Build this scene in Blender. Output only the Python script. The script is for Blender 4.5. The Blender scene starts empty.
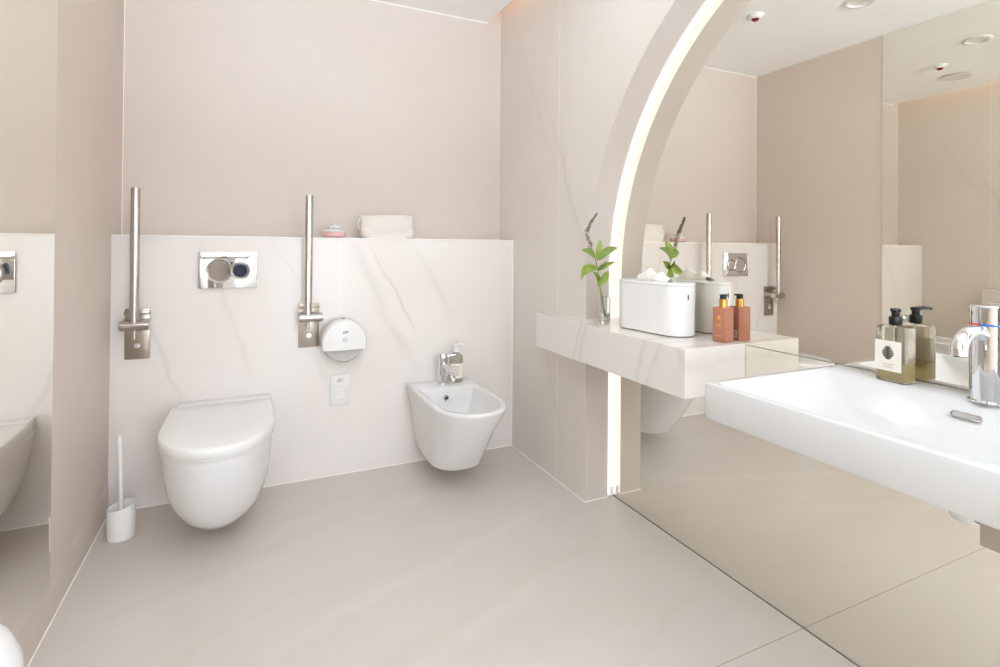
import bpy, bmesh, math, random
from mathutils import Vector, Matrix
random.seed(7)
PI = math.pi
S = bpy.context.scene
COL = S.collection

# ------------------------------------------------------------------ camera
CAM = Vector((0.5137, -2.6105, 1.09))
F, YAW, PIT, ROL, SY = 532.17, 0.4365, -0.0069, -0.00832, -91.51
cd = bpy.data.cameras.new('camera'); co = bpy.data.objects.new('camera', cd); COL.objects.link(co)
fw = Vector((math.sin(YAW)*math.cos(PIT), math.cos(YAW)*math.cos(PIT), -math.sin(PIT)))
rt = Vector((math.cos(YAW), -math.sin(YAW), 0)); up = rt.cross(fw)
r2 = rt*math.cos(ROL) - up*math.sin(ROL); u2 = rt*math.sin(ROL) + up*math.cos(ROL)
M = Matrix((r2, u2, -fw)).transposed().to_4x4(); M.translation = CAM
co.matrix_world = M
cd.sensor_fit = 'HORIZONTAL'; cd.sensor_width = 36; cd.lens = F/1000*36
cd.shift_y = SY/1000; cd.clip_start = .02; cd.clip_end = 50
S.camera = co

# ------------------------------------------------------------------ world, exposure
w = bpy.data.worlds.new('world'); S.world = w; w.use_nodes = True
w.node_tree.nodes['Background'].inputs[0].default_value = (1, .98, .95, 1)
w.node_tree.nodes['Background'].inputs[1].default_value = .3
S.view_settings.view_transform = 'Standard'; S.view_settings.look = 'None'
S.view_settings.gamma = 1; S.view_settings.use_curve_mapping = False
S.view_settings.exposure = 0.40
try:
    S.cycles.max_bounces = 14; S.cycles.diffuse_bounces = 8; S.cycles.glossy_bounces = 8
    S.cycles.transmission_bounces = 8; S.cycles.sample_clamp_indirect = 4
except Exception: pass

# ------------------------------------------------------------------ room measures (metres)
W, XM, YA, L, D, HC = 1.8115, 1.960, -0.7055, 1.1206, 0.1815, 2.365
YR = -5.20                      # rear wall behind the camera
LM, ZB = -0.700, 0.117          # left mirror: far edge, lower edge
RX = 1.929                      # back of the arched wall slab
AYC, AZC, AR = -1.888, 0.952, 1.1825
SEAM = 0.777

# added fill lights -------------------------------------------------------
def area(name, loc, sx, sy, power, color, rot=(0, 0, 0), spread=None):
    l = bpy.data.lights.new(name, 'AREA'); l.shape = 'RECTANGLE'; l.size = sx; l.size_y = sy
    l.energy = power; l.color = color
    if spread: l.spread = spread
    o = bpy.data.objects.new(name, l); COL.objects.link(o); o.location = loc; o.rotation_euler = rot
    return o
CEIL_FILL_POWER = 7
LC = (.775, .885, 1)
area('ceiling_fill_light', (.87, -4.30, HC-.035), 1.25, 1.0, CEIL_FILL_POWER, LC)  # unseen ceiling fill, added to brighten the room
area('door_fill_light', (1.29, YR+.06, 1.06), .8, 1.9, 26, LC, (math.radians(90), 0, 0))  # unseen frontal fill, added in front of the rear door
# two added, unseen fill uplights behind the viewer that wash the ceiling
for x_, r_ in ((.16, 8), (1.66, -8)):
    area('uplight_fill_light', (x_, -3.90, 1.86), .16, .16, 47, LC, (math.radians(147), 0, math.radians(-r_)), math.radians(125))

# ------------------------------------------------------------------ materials
def srgb(r, g, b):
    f = lambda c: (c/255/12.92) if c/255 <= .04045 else ((c/255+.055)/1.055)**2.4
    return (f(r), f(g), f(b), 1)
MATS = {}
def base_mat(name):
    m = bpy.data.materials.new(name); m.use_nodes = True
    nt = m.node_tree; return m, nt, nt.nodes['Principled BSDF']
def mat(name, col, rough=.4, metal=0, spec=.5, trans=0, ior=1.45, coat=0, emit=None, es=0, noise=.02, nscale=30, alpha=1, sss=0):
    """plain material with a slight procedural unevenness of tone"""
    if name in MATS: return MATS[name]
    m, nt, b = base_mat(name)
    n = nt.nodes.new('ShaderNodeTexNoise'); n.inputs['Scale'].default_value = nscale; n.inputs['Detail'].default_value = 3
    tc = nt.nodes.new('ShaderNodeTexCoord'); nt.links.new(tc.outputs['Object'], n.inputs['Vector'])
    mx = nt.nodes.new('ShaderNodeMix'); mx.data_type = 'RGBA'
    c = srgb(*col)
    mx.inputs[6].default_value = tuple(max(0, x*(1-noise)) for x in c[:3])+(1,)
    mx.inputs[7].default_value = tuple(min(1, x*(1+noise)) for x in c[:3])+(1,)
    nt.links.new(n.outputs['Fac'], mx.inputs[0]); nt.links.new(mx.outputs[2], b.inputs['Base Color'])
    b.inputs['Roughness'].default_value = rough; b.inputs['Metallic'].default_value = metal
    b.inputs['Specular IOR Level'].default_value = spec; b.inputs['IOR'].default_value = ior
    b.inputs['Transmission Weight'].default_value = trans; b.inputs['Coat Weight'].default_value = coat
    b.inputs['Alpha'].default_value = alpha
    if emit:
        b.inputs['Emission Color'].default_value = srgb(*emit); b.inputs['Emission Strength'].default_value = es
    MATS[name] = m; return m

def N(nt, typ, **kw):
    n = nt.nodes.new(typ)
    for k, v in kw.items(): setattr(n, k, v)
    return n
def mth(nt, op, a, b=None, c=None, clamp=False):
    n = nt.nodes.new('ShaderNodeMath'); n.operation = op; n.use_clamp = clamp
    for i, v in enumerate((a, b, c)):
        if v is None: continue
        if isinstance(v, (int, float)): n.inputs[i].default_value = v
        else: nt.links.new(v, n.inputs[i])
    return n.outputs[0]
def mixc(nt, fac, a, b):
    n = nt.nodes.new('ShaderNodeMix'); n.data_type = 'RGBA'
    nt.links.new(fac, n.inputs[0]) if not isinstance(fac, (int, float)) else setattr(n.inputs[0], 'default_value', fac)
    for i, v in ((6, a), (7, b)):
        if isinstance(v, tuple): n.inputs[i].default_value = v
        else: nt.links.new(v, n.inputs[i])
    return n.outputs[2]
def stone(name, col, cloud, rough, plane, veins=(), grouts=(), gcol=(232, 222, 212), spec=.5, cscale=1.3, stretch=(1, 1, 1), VS=.95, gw=.0016):
    """marble / large-format tile. plane: axes used for veins, e.g. 'xz'.
    veins: (u, v, angle_deg, length, width, colour, strength); grouts: (axis, position, lo, hi)"""
    m, nt, b = base_mat(name)
    tc = N(nt, 'ShaderNodeNewGeometry'); sep = N(nt, 'ShaderNodeSeparateXYZ')
    nt.links.new(tc.outputs['Position'], sep.inputs[0])
    ax = {'x': sep.outputs[0], 'y': sep.outputs[1], 'z': sep.outputs[2]}
    mp = N(nt, 'ShaderNodeMapping'); mp.inputs['Scale'].default_value = stretch
    mp.inputs['Rotation'].default_value = (.5, .5, .55)
    nt.links.new(tc.outputs['Position'], mp.inputs['Vector'])
    n1 = N(nt, 'ShaderNodeTexNoise'); n1.inputs['Scale'].default_value = cscale; n1.inputs['Detail'].default_value = 5
    n1.inputs['Distortion'].default_value = .6
    nt.links.new(mp.outputs[0], n1.inputs['Vector'])
    r = N(nt, 'ShaderNodeMapRange'); r.inputs[1].default_value = .35; r.inputs[2].default_value = .68
    nt.links.new(n1.outputs['Fac'], r.inputs[0])
    c = mixc(nt, r.outputs[0], srgb(*col), srgb(*cloud))
    nz = N(nt, 'ShaderNodeTexNoise'); nz.inputs['Scale'].default_value = 5; nz.inputs['Detail'].default_value = 6
    nt.links.new(tc.outputs['Position'], nz.inputs['Vector'])
    wob = mth(nt, 'SUBTRACT', nz.outputs['Fac'], .5)
    nb = N(nt, 'ShaderNodeTexNoise'); nb.inputs['Scale'].default_value = 14; nb.inputs['Detail'].default_value = 4
    nt.links.new(tc.outputs['Position'], nb.inputs['Vector'])
    U, V = ax[plane[0]], ax[plane[1]]
    for (u, v, ang, ln, wd, vc, st) in veins:
        a = math.radians(ang); du = mth(nt, 'SUBTRACT', U, u); dv = mth(nt, 'SUBTRACT', V, v)
        t = mth(nt, 'ADD', mth(nt, 'MULTIPLY', du, math.cos(a)), mth(nt, 'MULTIPLY', dv, math.sin(a)))
        d = mth(nt, 'ADD', mth(nt, 'MULTIPLY', du, -math.sin(a)), mth(nt, 'MULTIPLY', dv, math.cos(a)))
        d = mth(nt, 'ADD', d, mth(nt, 'MULTIPLY', wob, .12*min(1, ln)))
        d = mth(nt, 'ABSOLUTE', d)
        k = mth(nt, 'SUBTRACT', 1, mth(nt, 'DIVIDE', d, wd), clamp=True)
        k = mth(nt, 'POWER', k, 1.6)
        e = mth(nt, 'SUBTRACT', 1, mth(nt, 'DIVIDE', mth(nt, 'ABSOLUTE', t), ln/2), clamp=True)
        e = mth(nt, 'MULTIPLY', e, 2, clamp=True)
        k = mth(nt, 'MULTIPLY', mth(nt, 'MULTIPLY', k, e), mth(nt, 'MULTIPLY', nb.outputs['Fac'], st*VS), clamp=True)
        c = mixc(nt, k, c, srgb(*vc))
    for (a, pos, other, lo, hi) in grouts:
        d = mth(nt, 'LESS_THAN', mth(nt, 'ABSOLUTE', mth(nt, 'SUBTRACT', ax[a], pos)), gw)
        k = mth(nt, 'MULTIPLY', d, mth(nt, 'GREATER_THAN', ax[other], lo))
        k = mth(nt, 'MULTIPLY', k, mth(nt, 'LESS_THAN', ax[other], hi))
        c = mixc(nt, k, c, srgb(*gcol))
    nt.links.new(c, b.inputs['Base Color'])
    b.inputs['Roughness'].default_value = rough; b.inputs['Specular IOR Level'].default_value = spec
    MATS[name] = m; return m

# ------------------------------------------------------------------ mesh helpers
def new_bm(): return bmesh.new()
def obj(name, bm, m, parent=None, smooth=35, loc=None):
    bmesh.ops.remove_doubles(bm, verts=bm.verts, dist=1e-6)
    bmesh.ops.recalc_face_normals(bm, faces=bm.faces)
    me = bpy.data.meshes.new(name); bm.to_mesh(me); bm.free()
    if isinstance(m, (list, tuple)):
        for x in m: me.materials.append(x)
    else: me.materials.append(m)
    if smooth:
        for p in me.polygons: p.use_smooth = True
        me.set_sharp_from_angle(angle=math.radians(smooth))
    o = bpy.data.objects.new(name, me); COL.objects.link(o)
    if parent is not None: o.parent = parent
    if loc is not None: o.location = loc
    return o
def tag(o, label, cat, group=None):
    o['label'] = label; o['category'] = cat
    if group: o['group'] = group
    return o
def thing(name, label, cat, loc=(0, 0, 0), rotz=0, group=None):
    o = bpy.data.objects.new(name, None); COL.objects.link(o); o.empty_display_size = .05
    o.location = loc; o.rotation_euler = (0, 0, rotz)
    return tag(o, label, cat, group)
def struct(name, bm, m, smooth=0, **k):
    o = obj(name, bm, m, smooth=smooth, **k); o['kind'] = 'structure'; return o
def box(bm, lo, hi, bev=0, seg=2, mi=0):
    g = bmesh.ops.create_cube(bm, size=1)['verts']
    for v in g:
        v.co = Vector([(lo[i]+hi[i])/2 + v.co[i]*(hi[i]-lo[i]) for i in range(3)])
    fs = {f for v in g for f in v.link_faces}
    if bev:
        es = {e for v in g for e in v.link_edges}
        r = bmesh.ops.bevel(bm, geom=list(es), offset=bev, segments=seg, profile=.5, affect='EDGES')
        fs = set(r['faces']) | {f for f in fs if f.is_valid}
    for f in fs:
        if f.is_valid: f.material_index = mi
    return g
def loft(bm, loops, cap0=True, cap1=True, closed=True, mi=0):
    rows = [[bm.verts.new(p) for p in lp] for lp in loops]
    n = len(rows[0])
    for a, b in zip(rows, rows[1:]):
        for i in range(n if closed else n-1):
            j = (i+1) % n
            f = bm.faces.new((a[i], a[j], b[j], b[i])); f.material_index = mi
    if cap0: bm.faces.new(rows[0][::-1]).material_index = mi
    if cap1: bm.faces.new(rows[-1]).material_index = mi
    return rows
def lathe(bm, prof, n=32, c=(0, 0, 0), axis='z', cap=True, mi=0):
    """prof: (radius, height) pairs"""
    loops = []
    for r, h in prof:
        lp = []
        for i in range(n):
            a = 2*PI*i/n; u, v = r*math.cos(a), r*math.sin(a)
            p = {'z': (u, v, h), 'x': (h, u, v), 'y': (v, h, u)}[axis]
            lp.append((c[0]+p[0], c[1]+p[1], c[2]+p[2]))
        loops.append(lp)
    loft(bm, loops, cap, cap, mi=mi)
def tube(bm, pts, rad, n=14, caps=True, mi=0):
    pts = [Vector(p) for p in pts]; rs = rad if isinstance(rad, (list, tuple)) else [rad]*len(pts)
    t0 = (pts[1]-pts[0]).normalized()
    u = t0.orthogonal().normalized(); loops = []
    for i, p in enumerate(pts):
        if i == 0: t = (pts[1]-p)
        elif i == len(pts)-1: t = p-pts[i-1]
        else: t = (pts[i+1]-p).normalized()+(p-pts[i-1]).normalized()
        t.normalize(); u = (u-t*u.dot(t)).normalized(); v = t.cross(u)
        loops.append([p+(u*math.cos(2*PI*k/n)+v*math.sin(2*PI*k/n))*rs[i] for k in range(n)])
    loft(bm, loops, caps, caps, mi=mi)
def smooth_path(pts, k=6):
    pts = [Vector(p) for p in pts]; out = []
    for i in range(len(pts)-1):
        p0 = pts[max(i-1, 0)]; p1 = pts[i]; p2 = pts[i+1]; p3 = pts[min(i+2, len(pts)-1)]
        for j in range(k):
            t = j/k
            out.append(.5*((2*p1)+(p2-p0)*t+(2*p0-5*p1+4*p2-p3)*t*t+(3*p1-p0-3*p2+p3)*t**3))
    out.append(pts[-1]); return out
def dloop(hw, yb, yf, ys, z, e=2.0, nf=40, ns=6, nb=8, bhw=None, xc=0):
    """D outline: straight back at yb, straight sides to ys, round front reaching yf"""
    bhw = hw if bhw is None else bhw; o = []
    for i in range(ns): 
        t = i/ns; o.append((bhw+(hw-bhw)*math.sin(t*PI/2), yb+(ys-yb)*t))
    for i in range(nf+1):
        a = PI*i/nf; c, s = math.cos(a), math.sin(a)
        o.append((hw*math.copysign(abs(c)**(2/e), c), ys-(ys-yf)*abs(s)**(2/e)))
    for i in range(1, ns+1):
        t = 1-i/ns; o.append((-(bhw+(hw-bhw)*math.sin(t*PI/2)), yb+(ys-yb)*t))
    for i in range(1, nb): o.append((-bhw+2*bhw*i/nb, yb))
    return [(xc+x, y, z) for x, y in o]
def rrect(x0, x1, y0, y1, r, z, n=8, m=6):
    o = []
    cs = [(x1-r, y1-r, 0), (x0+r, y1-r, 90), (x0+r, y0+r, 180), (x1-r, y0+r, 270)]
    for k, (cx, cy, a0) in enumerate(cs):
        for i in range(n+1):
            a = math.radians(a0+90*i/n); o.append((cx+r*math.cos(a), cy+r*math.sin(a), z))
        nx = cs[(k+1) % 4]; a = math.radians(a0+90)
        s = (cx+r*math.cos(a), cy+r*math.sin(a)); b = math.radians(nx[2])
        e = (nx[0]+r*math.cos(b), nx[1]+r*math.sin(b))
        for i in range(1, m): o.append((s[0]+(e[0]-s[0])*i/m, s[1]+(e[1]-s[1])*i/m, z))
    return o
def prism(bm, poly, axis, a, b, mi=0):
    """extrude 2D polygon along axis from a to b"""
    mk = {'x': lambda u, v, h: (h, u, v), 'y': lambda u, v, h: (u, h, v), 'z': lambda u, v, h: (u, v, h)}[axis]
    loft(bm, [[mk(u, v, a) for u, v in poly], [mk(u, v, b) for u, v in poly]], mi=mi)

# ------------------------------------------------------------------ material library
VG = (196, 187, 180)
m_half = stone('half_wall_marble', (232, 226, 223), (227, 219, 215), .22, 'xz',
    veins=[(1.16, .86, -62, .55, .012, (188, 180, 175), .9), (1.10, .80, -64, .9, .05, (205, 198, 193), .8),
           (.18, .62, -68, .6, .02, (203, 195, 188), .7), (.42, .8, -70, .8, .03, (208, 200, 194), .6),
           (.80, .55, -66, .7, .03, (207, 199, 193), .6), (1.36, .9, -60, .5, .03, (208, 200, 194), .6),
           (.66, 1.0, -60, .4, .01, (200, 192, 186), .5)],
    grouts=[('x', .894, 'z', .66, L)], gcol=(236, 230, 224))
m_up = stone('upper_wall_tile', (212, 201, 193), (208, 196, 187), .5, 'xz', cscale=.8,
    grouts=[('x', .30, 'z', 0, 9)], gcol=(216, 203, 192), gw=.001, spec=.35)
m_left = stone('left_wall_tile', (213, 200, 189), (210, 197, 186), .5, 'yz', cscale=.9, spec=.3)
m_right = stone('right_wall_tile', (224, 216, 209), (219, 210, 202), .28, 'yz', cscale=1.0,
    veins=[(-.56, 1.35, 66, 1.0, .012, (193, 184, 176), .8), (-.6, 1.25, 66, .9, .05, (205, 196, 188), .7),
           (-.4, .5, 70, .7, .03, (197, 186, 175), .6), (-.25, 1.8, 62, .9, .03, (203, 192, 183), .5)],
    grouts=[('y', -.472, 'z', 0, 9)], gcol=(244, 240, 236))
m_reveal = stone('reveal_plaster', (202, 191, 184), (200, 188, 181), .6, 'yz', spec=.2)
FV = []
rv = random.Random(3)
for (u, v, ang, ln, wd, vc, st) in [
    (.55, -.55, 24, 1.2, .03, (188, 174, 161), .7), (.62, -.60, 24, 1.5, .012, (228, 218, 208), .6),
    (1.15, -.85, 20, 1.5, .05, (228, 219, 209), .6), (1.25, -1.1, 18, 1.6, .04, (190, 177, 164), .5),
    (.9, -1.3, 25, 1.6, .05, (224, 214, 205), .6), (.35, -1.0, 30, 1.0, .02, (190, 176, 163), .6),
    (1.5, -1.45, 22, 1.2, .03, (192, 179, 166), .6), (1.3, -.35, 18, 1.0, .03, (224, 214, 205), .5),
    (.75, -.3, 22, .8, .03, (190, 176, 164), .6), (.6, -1.7, 28, 1.2, .04, (222, 212, 202), .5)]:
    FV.append((u, v, ang, ln, wd, vc, st))
m_floor = stone('floor_marble_tile', (205, 197, 190), (201, 192, 184), .30, 'xy', veins=FV, VS=.6, cscale=1.1, stretch=(1, 2.2, 1),
    grouts=[('y', -1.592, 'x', -9, 9)], gcol=(160, 146, 132), gw=.0014, spec=.4)
m_shelf = stone('shelf_marble', (229, 223, 218), (224, 217, 211), .12, 'yz',
    veins=[(-.80, .70, 112, .5, .010, (190, 181, 174), .9), (-.84, .70, 110, .5, .03, (205, 197, 190), .8),
           (-1.18, .70, 108, .4, .02, (198, 190, 184), .8), (-1.25, .72, 115, .4, .02, (202, 194, 187), .7),
           (-1.40, .72, 60, .4, .03, (186, 178, 174), .7)])
m_ceil = mat('ceiling_paint', (250, 250, 250), .8, noise=.005)
m_trim = mat('pale_silicone', (250, 246, 241), .5)
m_porc = mat('white_porcelain', (226, 225, 225), .08, spec=.6, noise=.003)
m_basin = mat('basin_ceramic', (213, 212, 212), .1, spec=.5, noise=.003)
m_plast = mat('white_plastic', (232, 231, 230), .25, noise=.004)
m_matt = mat('white_matt_plastic', (236, 234, 232), .45, noise=.004)
m_chrome = mat('chrome', (225, 226, 228), .05, metal=1, noise=.01)
m_steel = mat('brushed_steel', (196, 188, 184), .24, metal=1, noise=.04, nscale=60)
m_steel2 = mat('satin_steel_plate', (172, 162, 150), .3, metal=1, noise=.03)
m_dark = mat('dark_slot', (40, 38, 36), .5)
m_gap = mat('grey_seam', (120, 112, 104), .6)
m_led = mat('led_diffuser', (70, 66, 60), .5, emit=(255, 246, 232), es=.93)
m_mirror = mat('mirror_glass', (244, 241, 233), .0, metal=1, noise=.001)
m_edge = mat('mirror_edge', (96, 88, 78), .3, noise=.01)
m_tissue = mat('tissue_paper', (240, 236, 232), .9, noise=.01)
m_amber = mat('amber_bottle', (186, 126, 104), .22, trans=.2, ior=1.3, noise=.03)
m_gold = mat('gold_collar', (214, 160, 90), .22, metal=1)
m_black = mat('black_plastic', (20, 20, 22), .3)
m_glass = mat('clear_glass', (246, 248, 246), .0, trans=1, ior=1.45, noise=.0)
m_soapg = mat('soap_bottle_glass', (228, 222, 208), .05, trans=.9, ior=1.33, noise=.01)
m_soapl = mat('yellow_soap', (230, 210, 145), .1, trans=.5, ior=1.34, noise=.02)
m_label = mat('paper_label', (236, 228, 218), .7, noise=.01)
m_ink = mat('printed_ink', (38, 36, 34), .8)
m_inkg = mat('grey_print', (150, 142, 134), .8)
m_goldp = mat('gold_print', (222, 170, 90), .35, metal=.6)
m_leaf = mat('leaf_green', (140, 160, 66), .5, noise=.25, nscale=40)
m_leafd = mat('leaf_green_dark', (114, 136, 60), .5, noise=.25, nscale=40)
m_stem = mat('stem_green', (128, 138, 62), .5, noise=.1)
m_bud = mat('flower_bud', (132, 122, 104), .7, noise=.3, nscale=90)
m_budw = mat('pale_flower', (214, 206, 198), .7, noise=.1, nscale=90)
m_cloth = mat('cream_cloth', (226, 219, 211), .9, noise=.03, nscale=80)
m_pink = mat('pink_glaze', (220, 176, 176), .35, noise=.03)
m_drum = mat('translucent_drum', (224, 222, 220), .2, trans=.3, ior=1.2, noise=.01)
m_red = mat('red_lens', (140, 22, 34), .2, trans=.3)
m_redr = mat('red_ring', (214, 70, 50), .4)
m_blue = mat('blue_ring', (50, 110, 200), .4)
m_vent = mat('vent_white', (226, 222, 216), .6)
m_lamp = mat('lamp_lens', (236, 232, 226), .35)
m_fillglow = mat('fill_glow', (255, 250, 242), .4, emit=(255, 247, 238), es=1.0)  # glow of the added ceiling fill panel
m_door = mat('door_fill_glow', (235, 240, 242), .6, emit=(240, 246, 250), es=.8)  # door leaf given an added glow as fill light
m_box = mat('grey_bracket', (176, 166, 156), .4)
m_water = mat('vase_water', (235, 240, 232), .0, trans=1, ior=1.33, noise=0)

# ------------------------------------------------------------------ room shell
bm = new_bm(); box(bm, (-.15, YR-.1, -.1), (2.15, .3, 0)); struct('floor', bm, m_floor)
bm = new_bm(); box(bm, (-.001, 0, 0), (W, D+.2, L)); struct('wall_back', bm, m_half)
bm = new_bm(); box(bm, (-.001, D, L), (W, D+.2, 2.6)); struct('wall_back_upper', bm, m_up)
bm = new_bm(); box(bm, (-.15, YR-.1, 0), (0, D+.2, 2.6)); struct('wall_left', bm, m_left)
bm = new_bm(); box(bm, (0, LM, .002), (.002, -.001, ZB)); box(bm, (0, YR, .002), (.002, LM, ZB-.002)); struct('baseboard_left', bm, m_left)
bm = new_bm(); box(bm, (-.001, YR-.1, 0), (2.15, YR, 2.6)); struct('wall_rear', bm, stone('rear_wall_tile', (158, 144, 132), (150, 136, 124), .5, 'xz'))

# right wall slab with the arched opening
ys, zs = [], []
n = 96; arc = [(AYC+AR*math.cos(PI*i/n), AZC+AR*math.sin(PI*i/n)) for i in range(n+1)]  # from far (y=-.705) over the top to near
arc = [(arc[0][0], 0.0)]+arc+[(arc[-1][0], 0.0)]
bm = new_bm(); ZT, Y1, Y0 = 2.6, D+.2, YR-.1
def ring(x):
    return [bm.verts.new((x, y, z)) for y, z in arc]
def outer_of(y, z, k):
    if k == 0: return (Y1, 0)
    if k == len(arc)-1: return (Y0, 0)
    a = PI*(k-1)/n; c, s = math.cos(a), math.sin(a)
    ty = ((Y1-AYC)/c if c > 1e-6 else (Y0-AYC)/c if c < -1e-6 else 1e9)
    tz = (ZT-AZC)/s if s > 1e-6 else 1e9
    t = min(ty, tz); return (AYC+c*t, AZC+s*t)
outs = [outer_of(y, z, k) for k, (y, z) in enumerate(arc)]
# insert the two top corners into the outer outline (doubling arch points)
A, O = [], []
for k in range(len(arc)):
    A.append(arc[k]); O.append(outs[k])
    if k+1 < len(arc):
        p, q = outs[k], outs[k+1]
        if abs(p[0]-Y1) < 1e-6 and p[1] < ZT-1e-6 and abs(q[1]-ZT) < 1e-6: A.append(arc[k]); O.append((Y1, ZT))
        if abs(p[1]-ZT) < 1e-6 and abs(q[0]-Y0) < 1e-6 and q[1] < ZT-1e-6: A.append(arc[k+1]); O.append((Y0, ZT))
def face(vs, mi=0):
    u = []
    for v in vs:
        if v not in u: u.append(v)
    if len(u) > 2:
        f = bm.faces.new([bm.verts.new(p) for p in u]); f.material_index = mi
for k in range(len(A)-1):
    for x in (W, RX):
        face([(x, *A[k]), (x, *A[k+1]), (x, *O[k+1]), (x, *O[k])])
    face([(W, *A[k]), (W, *A[k+1]), (RX, *A[k+1]), (RX, *A[k])], 1)
    face([(W, *O[k]), (W, *O[k+1]), (RX, *O[k+1]), (RX, *O[k])])
struct('wall_right', bm, [m_right, m_reveal], smooth=30)
# masonry behind the mirror
bm = new_bm(); box(bm, (XM+.012, YR-.1, 0), (2.15, D+.2, 2.6)); struct('wall_right_behind_mirror', bm, m_right)

# ceiling: dropped panel with an open cove along the right wall, slab above it
bm = new_bm(); box(bm, (0, YR, HC), (1.724, D, HC+.02), .0); struct('ceiling', bm, m_ceil)
bm = new_bm(); box(bm, (-.1, YR-.1, 2.5), (2.15, D+.2, 2.6)); struct('ceiling_slab', bm, m_ceil)

# fine pale joints
def strip(name, lo, hi, m=m_trim):
    bm = new_bm(); box(bm, lo, hi); return struct(name, bm, m)
strip('trim_1', (.001, -.003, 0), (W-.001, .001, .003))
strip('trim_2', (W-.003, YA, 0), (W+.001, 0, .003))
strip('trim_3', (0.003, YR, 0), (.007, 0, .003))
strip('trim_4', (W-.004, -.003, 0), (W, 0, L))
strip('trim_5', (0, -.003, L-.003), (W, .002, L+.001))
strip('trim_6', (0, D-.004, HC-.004), (1.724, D, HC))
strip('trim_7', (W, YA-.003, 0), (RX, YA, .003))
strip('trim_8', (0.0, D-.002, L), (.003, D, HC))
strip('trim_9', (XM-.0022, -3.05, 0), (XM, YA, .002), m_gap)

# door in the rear wall (behind the camera, seen only in chrome; its glow added)
door = bpy.data.objects.new('door_1', None); COL.objects.link(door); door.location = (.86, YR, 0); door['kind'] = 'structure'
bm = new_bm(); box(bm, (0, 0.004, 0.01), (.86, .03, 2.08), .004); obj('door_leaf', bm, m_door, door)
bm = new_bm()
for lo, hi in (((-.06, 0, 0), (0, .02, 2.1)), ((.86, 0, 0), (.92, .02, 2.1)), ((-.06, 0, 2.09), (.92, .02, 2.15))): box(bm, lo, hi, .003)
obj('door_frame', bm, m_matt, door)
bm = new_bm(); tube(bm, smooth_path([(.8, .03, 1.02), (.8, .075, 1.02), (.79, .085, 1.02), (.68, .085, 1.02)], 4), .009)
obj('door_handle', bm, m_steel, door)

# dark coat added behind the viewer to put a dark reflection in the flush plate
t = thing('added_dark_coat', 'dark navy coat hanging behind the viewer, reflected in the chrome flush plate', 'coat', (.46, YR, 1.75))
bm = new_bm(); lp = []
for k in range(15):
    v = k/14; z = -.02-1.15*v; hw = .04+.13*min(1, v*4)**.6+.03*v; th = .035+.03*math.sin(v*2.5)
    lp.append([((hw+.012*math.sin(a*9+v*3))*math.cos(a), .075+(th+.008*math.sin(a*11))*math.sin(a), z) for a in [2*PI*i/60 for i in range(60)]])
loft(bm, lp); obj('coat_body', bm, mat('navy_cloth', (30, 38, 58), .9, noise=.1), t, smooth=60)
bm = new_bm(); tube(bm, smooth_path([(0, .001, .01), (0, .04, .0), (0, .075, .01), (0, .08, .03)], 4), .006, 10); obj('hook', bm, m_steel, t)

# ------------------------------------------------------------------ mirrors
def mirror(name, label, build):
    bm = new_bm(); build(bm)
    o = obj(name, bm, [m_mirror, m_edge], smooth=0); return tag(o, label, 'mirror')
def b1(bm):
    box(bm, (.0, YR+.01, ZB), (.005, LM, HC-.001))
    for f in bm.faces: f.material_index = 0 if f.normal.x > .9 or abs(f.normal.x) > .9 else 1
mirror('wall_mirror', 'tall frameless mirror on the left wall beside the toilet brush', b1)
RO = AR+.05                      # the mirror runs a little way behind the slab
def mirror_poly(z0, z1):
    pts = []
    ha = []
    for i in range(n+1):
        a = PI*i/n; y, z = AYC+RO*math.cos(a), AZC+RO*math.sin(a)
        if z >= z0: ha.append((y, min(z, z1)))
    if z1 < AZC: ha = [(AYC+RO, z1), (AYC-RO, z1)]
    return [(AYC+RO, z0)]+ha+[(AYC-RO, z0)]
for nm, z0, z1, lb in (('arched_mirror', SEAM+.001, 9, 'large arched upper mirror above the washbasin and marble shelf'),
                       ('lower_mirror', .003, SEAM-.0012, 'lower mirror panel reaching the floor below the washbasin')):
    def bb(bm, z0=z0, z1=z1):
        poly = []
        for q in mirror_poly(z0, z1):
            if not poly or (abs(q[0]-poly[-1][0])+abs(q[1]-poly[-1][1])) > 1e-5: poly.append(q)
        prism(bm, poly, 'x', XM, XM+.010)
        bmesh.ops.recalc_face_normals(bm, faces=bm.faces)
        for f in bm.faces: f.material_index = 0 if abs(f.normal.x) > .9 else 1
    mirror(nm, lb, bb)

# LED profile following the arch between slab and mirror
bm = new_bm(); lo1, lo2 = [], []
R1, R2 = AR-.008, AR+.010
def cs(k, R):
    if k < 0: return (AYC+R, .012)
    if k > n: return (AYC-R, .012)
    return (AYC+R*math.cos(PI*k/n), AZC+R*math.sin(PI*k/n))
loops = []
for k in range(-1, n+2):
    (ya_, za_), (yb_, zb_) = cs(k, R1), cs(k, R2)
    loops.append([(RX+.001, ya_, za_), (XM-.002, ya_, za_), (XM-.002, yb_, zb_), (RX+.001, yb_, zb_)])
loft(bm, loops)
led = thing('led_strip_light', 'warm glowing light strip running around the arched mirror opening', 'light strip')
obj('diffuser', bm, m_led, led)
bm = new_bm(); box(bm, (RX+.001, YA-.002, .002), (XM-.003, YA+.012, .012), .002); lathe(bm, [(.0, 0), (.009, 0), (.010, .01), (.010, .028), (.006, .034), (0, .034)], 16, ((RX+XM)/2, YA-.004, .012))
obj('end_cap', bm, m_plast, led)

# cove light above the ceiling edge
cov = thing('cove_light_strip', 'warm light strip hidden above the ceiling edge along the right wall', 'light strip')
bm = new_bm(); box(bm, (1.60, -3.4, HC+.024), (1.625, .1, HC+.045), .003); obj('lamp_profile', bm, mat('cove_led', (255, 214, 170), .5, emit=(255, 224, 196), es=3), cov)

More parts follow.
